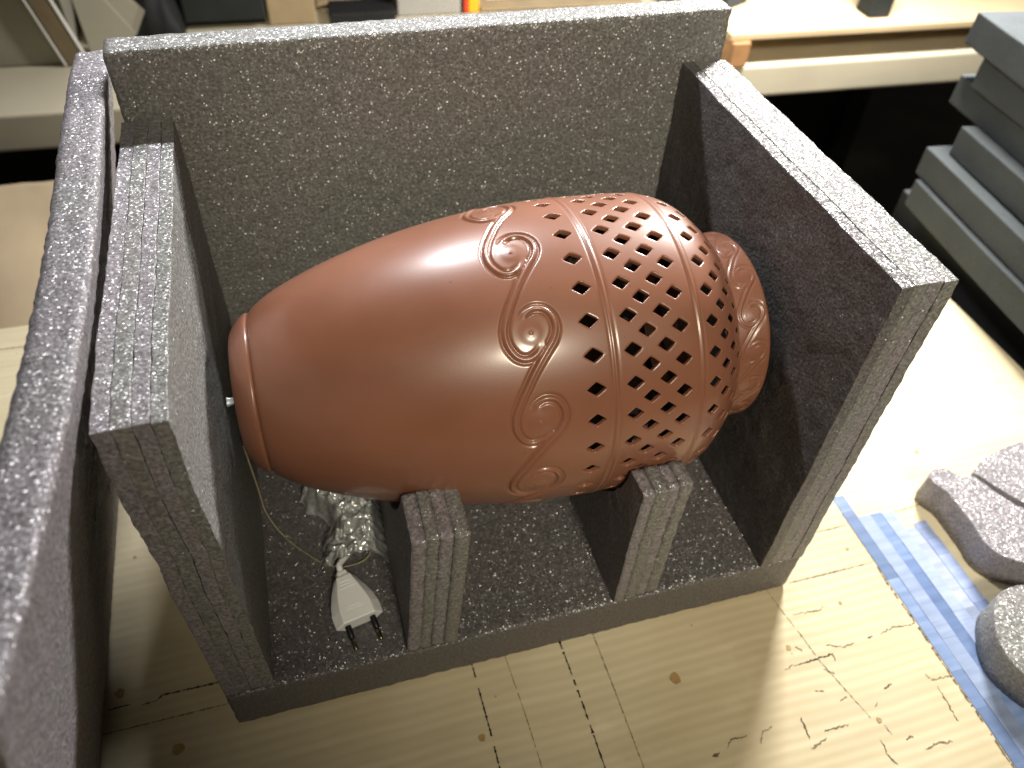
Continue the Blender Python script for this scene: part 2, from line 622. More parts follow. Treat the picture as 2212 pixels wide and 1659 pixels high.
def stroke(name, pts, width, mat, z=0.0004, jag=0.0, taper=True, dash=None):
    """flat mark lying on the table along a path"""
    P = [np.array(p, float) for p in pts]
    path = []
    for a, b in zip(P, P[1:]):
        k = max(1, int(np.linalg.norm(b - a) / 0.0012))
        for t in range(k):
            path.append(a + (b - a) * t / k)
    path.append(P[-1])
    path = np.array(path)
    n = len(path)
    tg = np.gradient(path, axis=0)
    tg /= np.maximum(np.linalg.norm(tg, axis=1, keepdims=True), 1e-9)
    nr = np.stack([-tg[:, 1], tg[:, 0]], 1)
    verts, faces = [], []
    for i in range(n):
        t = i / max(1, n - 1)
        wv = width * (0.25 + 1.9 * abs(noise.noise(Vector((path[i][0] * 520, path[i][1] * 520, 3.3)))))
        if taper:
            wv *= 0.35 + 0.65 * math.sin(math.pi * min(1, max(0, 0.06 + 0.88 * t)))
        o = noise.noise(Vector((path[i][0] * 420, path[i][1] * 420, 8.1))) * jag
        c = path[i] + nr[i] * o
        for s in (-0.5, 0.5):
            q = c + nr[i] * wv * s
            verts.append((q[0], q[1], z))
    for i in range(n - 1):
        if dash:
            ph = noise.noise(Vector((path[i][0] * 50, path[i][1] * 230, 1.0)))
            if ph > dash:
                continue
        a = 2 * i
        faces.append((a, a + 1, a + 3, a + 2))
    o = mesh_obj(name, verts, faces, mat, table, smooth=False)
    return o


for x0, x1, y1, wd, mt, ds in ((0.171, 0.172, -0.16, 0.0016, M_INK, 0.28), (0.2415, 0.2435, -0.16, 0.0016, M_INK, 0.28),
                               (0.2690, 0.2695, -0.16, 0.0009, M_PENCIL, None), (0.1968, 0.2020, -0.16, 0.0007, M_PENCIL, 0.35),
                               ):
    stroke("pen_line", [(x0, 0.01), (0.5 * (x0 + x1) + 0.0004, -0.05), (x1, y1)], wd, mt, 0.0004, 0.0003, False, ds)
stroke("pen_line", [(0.4228, 0.0), (0.4255, -0.0174), (0.4302, -0.0423), (0.4336, -0.0658), (0.440, -0.09), (0.447, -0.115)], 0.0008, M_PENCIL, 0.0004, 0.0004, True, 0.4)
gouges = [[(0.4934, 0.0405), (0.5094, 0.0401), (0.5253, 0.0406)], [(0.4451, 0.0012), (0.4824, 0.001), (0.5267, 0.0008)],
          [(0.5759, 0.0424), (0.5909, 0.0426), (0.6065, 0.0434)], [(0.4327, -0.025), (0.4448, -0.0262), (0.457, -0.0275), (0.4612, -0.0247), (0.4651, -0.027)],
          [(0.493, -0.0582), (0.5088, -0.0561), (0.527, -0.0584)], [(0.4224, -0.064), (0.4349, -0.0638), (0.4464, -0.0633), (0.4454, -0.0689)],
          [(0.4451, -0.0553), (0.4571, -0.0602), (0.4688, -0.0597)], [(0.4816, -0.0588), (0.4861, -0.0588)], [(0.4204, -0.0506), (0.4245, -0.0552)],
          [(0.5085, -0.0959), (0.5103, -0.1019), (0.5271, -0.103)], [(0.5117, -0.1068), (0.5104, -0.1216), (0.5095, -0.134)],
          [(0.4534, -0.1221), (0.4552, -0.1297)], [(0.4723, -0.1452), (0.4852, -0.1437), (0.4957, -0.1456)], [(0.4446, -0.1299), (0.444, -0.1425), (0.4465, -0.149)],
          [(0.4032, -0.0658), (0.4091, -0.0639), (0.4233, -0.0643), (0.4459, -0.0633)], [(0.4318, -0.0975), (0.4386, -0.0961)], [(0.4633, -0.1349), (0.4695, -0.1345)],
          [(0.333, -0.107), (0.338, -0.102), (0.351, -0.103)], [(0.358, -0.110), (0.364, -0.103), (0.372, -0.101)], [(0.433, -0.072), (0.439, -0.078)],
          [(0.396, -0.101), (0.395, -0.112), (0.394, -0.116)], [(0.392, -0.123), (0.407, -0.119)], [(0.408, -0.114), (0.428, -0.115)],
          [(0.320, -0.109), (0.326, -0.108)], [(0.417, -0.086), (0.424, -0.088)], [(0.470, -0.098), (0.478, -0.0965)], [(0.455, -0.108), (0.459, -0.106)]]
for i, g in enumerate(gouges):
    stroke("gouge", g, 0.0009 if i < 3 else 0.0009 + 0.0010 * random.random(), M_GOUGE if i % 3 else M_PENCIL, 0.0004, 0.0014 if i > 2 else 0.0003)
stroke("board_edge_line", [(0.5273, -0.0036), (0.5263, -0.0212), (0.5274, -0.0579), (0.5272, -0.0923), (0.5272, -0.17), (0.5272, -0.25)], 0.0016, M_GOUGE, 0.0004, 0.0006, False, 0.25).name = "score_line"  # dark ragged line along the board edge
for g in ([(-0.0886, 0.0339), (-0.0737, 0.0342)], [(-0.0665, 0.0316), (-0.0558, 0.0323), (-0.0522, 0.0353), (-0.0332, 0.0351), (-0.0, 0.0345)]):
    stroke("pen_line", g, 0.0016, M_INK, 0.0004, 0.0004, True, 0.5)
stroke("score_line", [(-0.11, 0.0169), (-0.0618, 0.0168), (0.0, 0.0169)], 0.0014, M_PENCIL, 0.0004, 0.0003)
stroke("score_line", [(-0.30, 0.452), (-0.16, 0.449)], 0.0014, M_PENCIL, 0.0004, 0.0004)
def blob(name, c, r, mat, seed, z=0.0004):
    v = []
    for k in range(22):
        a = 2 * math.pi * k / 22
        rr = r * (1 + 0.35 * noise.noise(Vector((math.cos(a) * 1.4 + seed, math.sin(a) * 1.4, seed))))
        v.append((c[0] + rr * math.cos(a), c[1] + rr * math.sin(a), z))
    return mesh_obj(name, v, [list(range(22))], mat, table, smooth=False)


for i, (c, r) in enumerate([((0.318, -0.050), 0.0042), ((0.165, -0.054), 0.0026), ((-0.0814, 0.0446), 0.0036), ((-0.0404, -0.0068), 0.0040),
                            ((-0.0759, 0.1604), 0.0014), ((0.477, -0.026), 0.0016), ((0.512, 0.018), 0.0013), ((0.641, 0.098), 0.0022), ((0.415, -0.050), 0.0022), ((0.452, -0.118), 0.0020)]):
    blob("stain", c, r, M_STAIN, i * 3.1)

# ---- the bench behind
BY = lambda x: 0.867 + (x + 0.257) * (0.806 - 0.867) / (1.124 + 0.257)
BZ = 0.05
ang = math.atan2(0.806 - 0.867, 1.381)


def bench_frame(x, y, z=0.0):
    """local bench coordinates: x along the front edge, y back from it, z above its top"""
    c, s = math.cos(ang), math.sin(ang)
    return np.array([-0.257 + c * x - s * y, 0.867 + s * x + c * y, BZ + z])


def bmap(V):
    return np.array([bench_frame(*v) for v in V])


bench = empty("workbench", tuple(bench_frame(0.7, 0.4, -0.8)))
tag(bench, "cream laminate workbench running across behind the foam box", "workbench")
v, f = box_grid((-0.9, 0.0, -0.053), (2.0, 0.80, 0.0), 0.05, 0.004, 0.0, fmap=bmap)
mesh_obj("bench_top", v, f, M_CREAM, bench)
for lx in (-0.8, 1.85):
    for ly in (0.10, 0.70):
        v, f = box_grid((lx, ly, -0.83), (lx + 0.06, ly + 0.06, -0.0535), 0.2, 0.002, 0.0, fmap=bmap)
        mesh_obj("leg", v, f, M_CAB, bench)
v, f = box_grid((-0.74, 0.74, -0.80), (1.85, 0.76, -0.054), 0.2, 0.002, 0.0, fmap=bmap)
mesh_obj("back_board", v, f, M_CAB, bench)


# ================================================================== FOAM BOX
W, D = 0.44, 0.279
box = empty("foam_box", (W / 2, D / 2, 0.0))
tag(box, "open grey packing foam box holding the terracotta vase", "foam box")

v, f = box_grid((0, 0, 0), (W, D, 0.0446), 0.0032, 0.0016, 0.0006, 1.0)
mesh_obj("base_panel", v, f, M_FOAM_SKIN, box)
v, f = box_grid((0.0015, D + 0.0006, 0.0005), (0.437, D + 0.0246, 0.362), 0.0034, 0.0018, 0.0006, 2.0)
mesh_obj("back_panel", v, f, M_FOAM_B, box)


def wavy(V, sd):
    V = V.copy()
    V[:, 0] += [0.0011 * noise.noise(Vector((sd, v[1] * 21, v[2] * 21))) + 0.0005 * noise.noise(Vector((sd + 5, v[1] * 60, v[2] * 60))) for v in V]
    return V


def layered(name, x0, x1, y0, y1, z0, z1, n, seed, mats):
    e = empty(name, ((x0 + x1) / 2, (y0 + y1) / 2, z0))
    put(e, box)
    e.matrix_parent_inverse = Matrix.Translation(box.location).inverted()
    cuts = np.linspace(x0, x1, n + 1)
    cuts[1:-1] += rng.uniform(-0.0009, 0.0009, n - 1)
    for i in range(n):
        dz, dy = rng.uniform(-0.0005, 0.0003), rng.uniform(-0.0003, 0.0004)
        a, b = cuts[i] + 0.00005, cuts[i + 1] - 0.00005
        v, f = box_grid((a, y0 + dy, z0), (b, y1, z1 + dz), 0.0034, 0.0005, 0.0005, seed + i * 3, fmap=lambda V, sd=seed: wavy(V, sd))
        o = mesh_obj("layer", v, f, mats[i % len(mats)], None)
        o.parent = e
        o.matrix_parent_inverse = Matrix.Translation(e.location).inverted()
    return e


layered("side_panel", 0.0, 0.0327, 0.0015, D, 0.0452, 0.3165, 4, 11.0, [M_FOAM, M_FOAM_B])
layered("side_panel", 0.4035, 0.44, -0.0005, D, 0.0452, 0.3244, 4, 31.0, [M_FOAM_SKIN, M_FOAM_B, M_FOAM, M_FOAM_B])

# vase axis (also the centre line of the two cradles)
VA = np.array([0.04552, 0.12654, 0.19972])
VD = np.array([0.999838, -0.0039135, -0.0175768])
VD /= np.linalg.norm(VD)
KS = np.array([0.0, 0.014, 0.0443, 0.0806, 0.123, 0.1653, 0.2077, 0.244, 0.2773, 0.3015, 0.3167])
RS = np.array([0.0393, 0.0531, 0.0708, 0.0838, 0.0946, 0.1013, 0.1043, 0.1041, 0.1022, 0.0932, 0.0795])


def _spl(ks, rs):
    n = len(ks); h = np.diff(ks); a = np.zeros((n, n)); b = np.zeros(n); a[0, 0] = a[-1, -1] = 1
    for i in range(1, n - 1):
        a[i, i - 1] = h[i - 1]; a[i, i] = 2 * (h[i - 1] + h[i]); a[i, i + 1] = h[i]
        b[i] = 6 * ((rs[i + 1] - rs[i]) / h[i] - (rs[i] - rs[i - 1]) / h[i - 1])
    return np.linalg.solve(a, b)


SM = _spl(KS, RS)


def vrad(s):
    s = np.asarray(s, float)
    i = np.clip(np.searchsorted(KS, s) - 1, 0, len(KS) - 2)
    h = KS[i + 1] - KS[i]; A = (KS[i + 1] - s) / h; B = 1 - A
    return A * RS[i] + B * RS[i + 1] + ((A ** 3 - A) * SM[i] + (B ** 3 - B) * SM[i + 1]) * h * h / 6


def cradle(x0, x1, n, seed, sh):
    xm = (x0 + x1) / 2
    s = (xm - VA[0]) / VD[0]
    c = VA + VD * s
    R = float(vrad(s)) + 0.0022
    zt = 0.181
    e = empty("cradle", (xm, D / 2, 0.0452))
    put(e, box)
    e.matrix_parent_inverse = Matrix.Translation(box.location).inverted()
    cuts = np.linspace(x0, x1, n + 1)
    cuts[1:-1] += rng.uniform(-0.0008, 0.0008, n - 1)
    for i in range(n):
        dz, dy = rng.uniform(-0.0009, 0.0006), rng.uniform(-0.0008, 0.0008)
        a0 = math.asin((zt - c[2]) / R)
        arc = [(c[1] - R * math.cos(t), c[2] + R * math.sin(t)) for t in np.linspace(a0, -math.pi - a0, 60)]
        poly = [(0.0005 + dy, 0.0452), (0.0005 + dy, zt + dz)] + [(p[0], p[1] + (dz if k in (0, 59) else 0)) for k, p in enumerate(arc)] + [(D - 0.0006, zt + dz), (D - 0.0006, 0.0452)]
        poly = poly[::-1]
        v, f = prism(poly, cuts[i] + 0.00005, cuts[i + 1] - 0.00005, seed + i * 5, 0.0007, sh)
        v = wavy(np.array(v), seed)
        o = mesh_obj("layer", v, f, [M_FOAM, M_FOAM_B][i % 2], None)
        shade_sharp_caps(o)
        o.parent = e
        o.matrix_parent_inverse = Matrix.Translation(e.location).inverted()
    return e


def shear1(V):
    V = V.copy()
    V[:, 0] += 0.0095 * (V[:, 2] - 0.0452) / 0.136
    return V


cradle(0.1243, 0.1600, 4, 51.0, shear1)
cradle(0.2800, 0.3155, 4, 71.0, None)


# ================================================================== VASE
E1 = np.array([0, -1.0, 0]); E1 -= VD * (E1 @ VD); E1 /= np.linalg.norm(E1)
E2 = np.cross(E1, VD)
if E2[2] < 0:
    E2 = -E2
S_G, S_1, S_2, S_J, S_E = 0.0140, 0.2206, 0.2784, 0.3167, 0.3474


def catmull(P, n=14):
    P = [np.array(p, float) for p in P]
    P = [2 * P[0] - P[1]] + P + [2 * P[-1] - P[-2]]
    out = []
    for i in range(1, len(P) - 2):
        for t in np.linspace(0, 1, n, endpoint=False):
            a, b, c, d = P[i - 1], P[i], P[i + 1], P[i + 2]
            out.append(0.5 * (2 * b + (c - a) * t + (2 * a - 5 * b + 4 * c - d) * t * t + (3 * b - a - 3 * c + d) * t ** 3))
    out.append(P[-2])
    return np.array(out)


SCROLL = [(-.0032, 4.6), (-.0016, 6.6), (.0043, 8.0), (.0104, 7.1), (.0142, 4.2), (.0150, .6), (.0127, -2.8), (.0077, -6.3), (.0029, -9.7),
          (-.0019, -13.5), (-.0062, -17.6), (-.0106, -22.0), (-.0136, -26.0), (-.0148, -29.0), (-.0141, -33.1), (-.0099, -37.0), (-.0040, -38.3), (.0019, -36.9), (.0053, -34.6)]
SC_PATH = catmull(SCROLL)


def scroll_height(s, th, s0, th0, count, ks, r, depth, half, sig):
    """relief of a running scroll band; th in degrees"""
    per = 360.0 / count
    ka = per / 30.0
    rel = (th - th0 + per / 2) % per - per / 2
    xs, ys = s - s0, rel
    path_s = SC_PATH[:, 0] * ks
    path_y = np.radians(SC_PATH[:, 1] * ka) * r
    tpar = np.linspace(0, 1, len(path_s))
    amp_t = np.clip(np.minimum(tpar / 0.10, (1 - tpar) / 0.10), 0.0, 1.0)
    h = np.zeros_like(s)
    best = np.full(s.shape, 1e9)
    bt = np.zeros(s.shape)
    for k in (-1, 0, 1, 2):
        py = path_y + math.radians(k * per) * r
        yy = np.radians(ys) * r
        for c0 in range(0, len(s), 20000):
            sl = slice(c0, c0 + 20000)
            d2 = (xs[sl, None] - path_s[None, :]) ** 2 + (yy[sl, None] - py[None, :]) ** 2
            j = d2.argmin(1)
            dm = np.sqrt(d2[np.arange(len(j)), j])
            bet = dm < best[sl]
            best[sl] = np.where(bet, dm, best[sl])
            bt[sl] = np.where(bet, amp_t[j], bt[sl])
    h += bt * (-depth * np.exp(-((best - half) / sig) ** 2) + 0.45 * depth * np.exp(-(best / (half * 0.6)) ** 2))
    dc = np.sqrt(xs ** 2 + (np.radians(ys) * r) ** 2)
    h += 0.45 * depth * np.exp(-(dc / (0.0062 * ks)) ** 4)
    h += 0.55 * depth * np.exp(-(dc / (0.0008 * ks)) ** 2)
    return h


def ring_height(s):
    h = np.zeros_like(s)
    for c in (S_1, S_2):
        h += 0.0006 * np.exp(-((s - c) / 0.0008) ** 2) - 0.0005 * np.exp(-((np.abs(s - c) - 0.0019) / 0.0006) ** 2)
    return h


def body_r(s, th):
    s = np.asarray(s, float); th = np.asarray(th, float)
    r = vrad(s) + ring_height(s)
    # edge of the body where it rises out of the groove above the foot
    r = r - 0.0016 * np.exp(-np.clip(s - S_G, 0, None) / 0.0009)
    msk = (s > 0.150) & (s < 0.1975)
    if msk.any():
        h = scroll_height(s[msk], th[msk], 0.1726, 51.0, 12, 1.0, 0.1030, 0.0015, 0.0023, 0.00085)
        r[msk] += h
    return r


def surf(s, th, r):
    a = np.radians(th)
    return VA + np.outer(s, VD) + (r * np.cos(a))[:, None] * E1 + (r * np.sin(a))[:, None] * E2


def grid_faces(ns, nt):
    F = []
    for i in range(ns - 1):
        for j in range(nt):
            a = i * nt + j; b = i * nt + (j + 1) % nt
            F.append((a, b, b + nt, a + nt))
    return F


vase = empty("vase", tuple(VA))
tag(vase, "pierced terracotta vase lamp lying on its side in the foam cradles", "vase")

NT = 960
TILE = 11.25
TH0 = 52.2 - 0.75 * TILE           # tile edge: no hole crosses it
S_HB = 0.1975
s_rows = np.concatenate([np.linspace(S_G, 0.020, 10, endpoint=False), np.linspace(0.020, 0.150, 52, endpoint=False), np.linspace(0.150, S_HB, 69)])
th_cols = TH0 + np.arange(NT) * 360.0 / NT
SS, TT = np.meshgrid(s_rows, th_cols, indexing='ij')
rr = body_r(SS.ravel(), TT.ravel())
Vb = surf(SS.ravel(), TT.ravel(), rr)
Fb = grid_faces(len(s_rows), NT)

# pierced band: one 11.25 degree tile, triangulated round its holes, repeated 32 times
R0 = 0.104
ROWS = [(0.2077, 0.0, 0.0060, 0.0043), (0.2326, 0.0, 0.0056, 0.0043), (0.2432, 0.5, 0.0056, 0.0043), (0.2543, 0.0, 0.0056, 0.0043), (0.2650, 0.5, 0.0055, 0.0043),
        (0.2882, 0.5, 0.0048, 0.0040), (0.2979, 0.0, 0.0044, 0.0037), (0.3066, 0.5, 0.0037, 0.0033), (0.3132, 0.0, 0.0021, 0.0024)]
tile_lo, tile_hi = TH0, TH0 + TILE
holes = []
for s0, ph, hs, ht in ROWS:
    tc_ = 52.2 + ph * TILE
    while tc_ > tile_hi: tc_ -= TILE
    while tc_ < tile_lo: tc_ += TILE
    holes.append((s0, tc_, hs, ht))


def loop_pts(h, grow):
    s0, t0, hs, ht = h
    rl = float(vrad(s0))
    out = []
    for k in range(20):
        a = 2 * math.pi * k / 20
        c, s_ = math.cos(a), math.sin(a)
        p = 1.04
        rho = (abs(c) ** p + abs(s_) ** p) ** (-1 / p)
        ds = (hs + grow) * rho * c
        dt = (ht + grow) * rho * s_
        out.append((s0 + ds, t0 + math.degrees(dt / rl)))
    return out


def u_of(t):   # tile angle -> length unit comparable with s
    return math.radians(t - tile_lo) * R0


pts2, edges2 = [], []
ncol = NT // 32
hs_rows = np.linspace(S_HB, S_J, 125)
for h in holes:
    lp = loop_pts(h, 0.0006)
    b = len(pts2)
    for (s_, t_) in lp:
        pts2.append((s_, u_of(t_)))
    for k in range(20):
        edges2.append((b + k, b + (k + 1) % 20))
for s_ in hs_rows:
    for c in range(ncol + 1):
        t_ = tile_lo + TILE * c / ncol
        ok = True
        if 0 < c < ncol:
            for h in holes:
                dx = abs(s_ - h[0]) / (h[2] + 0.0016)
                dy = abs(math.radians(t_ - h[1]) * float(vrad(h[0]))) / (h[3] + 0.0016)
                if dx ** 1.04 + dy ** 1.04 < 1.0:
                    ok = False
                    break
        if ok:
            pts2.append((s_, u_of(t_)))
cv, ce, cf, *_ = delaunay_2d_cdt([Vector(p) for p in pts2], edges2, [], 0, 1e-7)
tile_v = [(p[0], math.degrees(p[1] / R0) + tile_lo) for p in cv]
tile_f = []
for tri in cf:
    cs = sum(tile_v[i][0] for i in tri) / 3
    ct = sum(tile_v[i][1] for i in tri) / 3
    inside = False
    for h in holes:
        dx = abs(cs - h[0]) / (h[2] + 0.0006)
        dy = abs(math.radians(ct - h[1]) * float(vrad(h[0]))) / (h[3] + 0.0006)
        if dx ** 1.04 + dy ** 1.04 < 0.985:
            inside = True
            break
    if not inside:
        tile_f.append(tuple(tri)[::-1])
tsv = np.array([p[0] for p in tile_v]); ttv = np.array([p[1] for p in tile_v])
hole_v, hole_f = [], []
for h in holes:
    l0 = loop_pts(h, 0.0006); l1 = loop_pts(h, 0.0)
    for depth, lp in ((0.0, l0), (0.00025, loop_pts(h, 0.00018)), (0.0008, l1), (0.0028, l1)):
        for p in lp:
            hole_v.append((p[0], p[1], depth))
nh = len(holes)
for i in range(nh):
    for lv in range(3):
        for k in range(20):
            a = i * 80 + lv * 20 + k; b = i * 80 + lv * 20 + (k + 1) % 20
            hole_f.append((a, b, b + 20, a + 20))
hvs = np.array([q[0] for q in hole_v]); hvt = np.array([q[1] for q in hole_v]); hvd = np.array([q[2] for q in hole_v])
allV = [Vb]; allF = list(Fb); base = len(Vb)
for k in range(32):
    tt = ttv + k * TILE
    allV.append(surf(tsv, tt, body_r(tsv, tt)))
    allF += [tuple(i + base for i in t) for t in tile_f]
    base += len(tsv)
    tt = hvt + k * TILE
    allV.append(surf(hvs, tt, body_r(hvs, tt) - hvd))
    allF += [tuple(i + base for i in t) for t in hole_f]
    base += len(hvs)
# turned-in shoulder lip down to the neck
lip_s = [S_J, S_J + 0.0006, S_J + 0.0008, S_J + 0.0004]
lip_r = [float(vrad(S_J)), 0.0785, 0.0760, 0.0640]
ls = np.repeat(lip_s, NT); lt_ = np.tile(th_cols, 4); lr = np.repeat(lip_r, NT)
allV.append(surf(ls, lt_, lr))
allF += [tuple(i + base for i in t) for t in grid_faces(4, NT)]
AV = np.concatenate(allV)
body = mesh_obj("body", AV, allF, M_CLAY, vase)
bm = bmesh.new(); bm.from_mesh(body.data)
bmesh.ops.remove_doubles(bm, verts=bm.verts, dist=0.00002)
bmesh.ops.recalc_face_normals(bm, faces=bm.faces)
bm.to_mesh(body.data); bm.free()
body.data.polygons.foreach_set("use_smooth", [True] * len(body.data.polygons))

# inner wall with the hollow's shade put into its dark colour, holes in register with the outer skin
iV, iF, ib = [], [], 0
for k in range(32):
    tt = ttv + k * TILE
    iV.append(surf(tsv, tt, vrad(tsv) - 0.0029))
    iF += [tuple(i + ib for i in t[::-1]) for t in tile_f]
    ib += len(tsv)
isr = np.linspace(0.012, S_HB, 30)
ith = TH0 + np.arange(96) * 360.0 / 96
iV.append(surf(np.repeat(isr, 96), np.tile(ith, 30), np.repeat(vrad(isr) - 0.0029, 96)))
iF += [tuple(i + ib for i in t) for t in grid_faces(30, 96)]
M_INNER_SHADE = plain("clay_inner_shade", (0.030, 0.015, 0.010), 0.95, 0.2, 60)  # near-black so the shaded hollow is painted into the wall
mesh_obj("inner_wall", np.concatenate(iV), iF, M_INNER_SHADE, vase)

# foot
fs = np.array([0.0022, 0.0004, 0.0, 0.0008, 0.003, 0.006, 0.009, 0.0112, 0.0126, 0.0135, 0.0140, 0.0143])
fr = np.array([0.0180, 0.0340, 0.0385, 0.0412, 0.0446, 0.0484, 0.0511, 0.0524, 0.0527, 0.0521, 0.0512, 0.0500])
n_t = 192
a_ = np.arange(n_t) * 360.0 / n_t
V = surf(np.repeat(fs, n_t), np.tile(a_, len(fs)), np.repeat(fr, n_t))
mesh_obj("foot", V, grid_faces(len(fs), n_t), M_CLAY, vase)

# neck collar with its smaller scrolls
ns_ = 46
s_n = np.concatenate([np.linspace(S_J - 0.002, S_E - 0.0035, ns_), S_E - 0.0035 + 0.0035 * np.sin(np.linspace(0.12, math.pi / 2, 8)), [S_E - 0.0004, S_E - 0.006, S_E - 0.02]])
base_r = np.interp(s_n[:ns_], [S_J - 0.002, S_J + 0.004, S_J + 0.012, S_J + 0.022, S_E - 0.0035], [0.0655, 0.0660, 0.0672, 0.0682, 0.0684])
r_n = np.concatenate([base_r, 0.0649 + 0.0035 * np.cos(np.linspace(0.12, math.pi / 2, 8)), [0.0625, 0.0612, 0.0605]])
NN = 720
a_ = np.arange(NN) * 360.0 / NN
s_f = np.repeat(s_n, NN); t_f = np.tile(a_, len(s_n)); r_f = np.repeat(r_n, NN)
hgt = scroll_height(s_f, t_f, 0.3345, 47.5, 16, 0.56, 0.067, 0.00055, 0.0015, 0.0008)
fade = np.clip((S_E - 0.002 - s_f) / 0.003, 0, 1) * np.clip((s_f - S_J - 0.002) / 0.003, 0, 1)
fade[(len(s_n) - 3) * NN:] = 0
V = surf(s_f, t_f, r_f + hgt * fade)
mesh_obj("neck", V, grid_faces(len(s_n), NN), M_CLAY, vase)


# ================================================================== PLUG, CORD, WRAP
plug_o = (0.0955, 0.0285, 0.0446)
plug = empty("power_plug", plug_o)
tag(plug, "white flat two-pin mains plug lying on the box floor", "plug")
yaw = math.radians(11)
PB = np.array([-math.sin(yaw), math.cos(yaw), 0.0])     # from pin face to cable end
PS = np.array([math.cos(yaw), math.sin(yaw), 0.0])
tilt = 0.10
PBt = PB * math.cos(tilt) + np.array([0, 0, math.sin(tilt)])
PU = np.cross(PS, PBt)
P0 = np.array(plug_o) + np.array([0, 0, 0.0085])


def psec(t, w_, h_, ch):
    # hexagonal section: flat top, chamfered sides
    c = [(-w_ / 2, 0), (-w_ / 2 * ch, h_ / 2), (w_ / 2 * ch, h_ / 2), (w_ / 2, 0), (w_ / 2 * ch, -h_ / 2), (-w_ / 2 * ch, -h_ / 2)]
    return [P0 + PBt * t + PS * x + PU * z for x, z in c]


secs = [(0.0, 0.0340, 0.0130, 0.66), (0.0006, 0.0350, 0.0140, 0.66), (0.010, 0.0352, 0.0143, 0.64), (0.018, 0.0315, 0.0140, 0.62), (0.026, 0.0255, 0.0132, 0.60),
        (0.0345, 0.0170, 0.0118, 0.62), (0.036, 0.0150, 0.0110, 0.66), (0.0368, 0.0105, 0.0086, 0.70), (0.0400, 0.0098, 0.0080, 0.70), (0.0412, 0.0080, 0.0066, 0.7)]
V = []; F = []
for s in secs:
    V += psec(*s)
for i in range(len(secs) - 1):
    for j in range(6):
        a = i * 6 + j; b = i * 6 + (j + 1) % 6
        F.append((a, a + 6, b + 6, b))
F.append((0, 1, 2, 3, 4, 5)); F.append(tuple(range(len(V) - 1, len(V) - 7, -1)))
pb = mesh_obj("plug_body", V, F, M_WHITE, plug, smooth=False)
bv = pb.modifiers.new("bevel", 'BEVEL'); bv.width = 0.0007; bv.segments = 3; bv.limit_method = 'ANGLE'; bv.angle_limit = math.radians(18)
for t, wd in ((0.0090, 0.013), (0.0108, 0.009), (0.0260, 0.011), (0.0285, 0.0098), (0.031, 0.0085)):
    # moulded grip bars across the top facet
    hh = np.interp(t, [s[0] for s in secs], [s[2] for s in secs]) / 2
    c = P0 + PBt * t + PU * hh
    V = [c + PS * x + PBt * y + PU * z for x in (-wd / 2, wd / 2) for y in (-0.0004, 0.0004) for z in (-0.0004, 0.00035)]
    o = mesh_obj("grip_bar", V, [(0, 1, 3, 2), (4, 6, 7, 5), (0, 4, 5, 1), (2, 3, 7, 6), (1, 5, 7, 3), (0, 2, 6, 4)], M_WHITE, None, smooth=False)
    o.parent = pb; o.matrix_parent_inverse = Matrix.Identity(4)


def tube(path, rad, seg=14, cap=True):
    P = [np.array(p, float) for p in path]
    V, F = [], []
    up = np.array([0.13, 0.21, 0.97])
    rad = rad if hasattr(rad, '__len__') else [rad] * len(P)
    for i, p in enumerate(P):
        t = P[min(i + 1, len(P) - 1)] - P[max(i - 1, 0)]
        t /= np.linalg.norm(t)
        a = np.cross(t, up); a /= np.linalg.norm(a); b = np.cross(t, a)
        for k in range(seg):
            an = 2 * math.pi * k / seg
            V.append(p + rad[i] * (math.cos(an) * a + math.sin(an) * b))
    for i in range(len(P) - 1):
        for k in range(seg):
            a_i = i * seg + k; b_i = i * seg + (k + 1) % seg
            F.append((a_i, b_i, b_i + seg, a_i + seg))
    if cap:
        F.append(tuple(range(seg))[::-1]); F.append(tuple((len(P) - 1) * seg + k for k in range(seg)))
    return V, F


for sgn in (-1, 1):
    st_ = P0 + PS * 0.0092 * sgn
    dirn = -PBt * 0.98 + np.array([0, 0, -0.05])
    V, F = tube([st_ + dirn * t for t in (-0.001, 0.0004, 0.0095, 0.0098)], [0.0023, 0.0023, 0.0021, 0.0018])
    pn = mesh_obj("pin", V, F, M_PIN, plug)
    V, F = tube([st_ + dirn * t for t in (0.0096, 0.017, 0.0185, 0.019)], [0.0017, 0.0017, 0.0013, 0.0005])
    o = mesh_obj("metal_tip", V, F, M_BRASS, None)
    o.parent = pn; o.matrix_parent_inverse = Matrix.Identity(4)
V, F = tube([P0 + PBt * 0.040, P0 + PBt * 0.047, P0 + PBt * 0.050 + np.array([0.004, 0.004, -0.004]), P0 + PBt * 0.052 + np.array([0.012, 0.010, -0.007])], 0.0024)
mesh_obj("cable_stub", V, F, M_WHITE, plug)

cpts = catmull([(0.0345, 0.150, 0.125), (0.0370, 0.140, 0.087), (0.0395, 0.129, 0.066), (0.0510, 0.113, 0.0500), (0.0730, 0.088, 0.0478), (0.0860, 0.0805, 0.0476), (0.0960, 0.079, 0.0478), (0.107, 0.0815, 0.0480), (0.114, 0.090, 0.049)], 12)
V, F = tube(cpts, 0.0006, 8)
cord = mesh_obj("cord", V, F, M_CORD)
tag(cord, "thin pale cord curving over the box floor behind the plug", "cord")

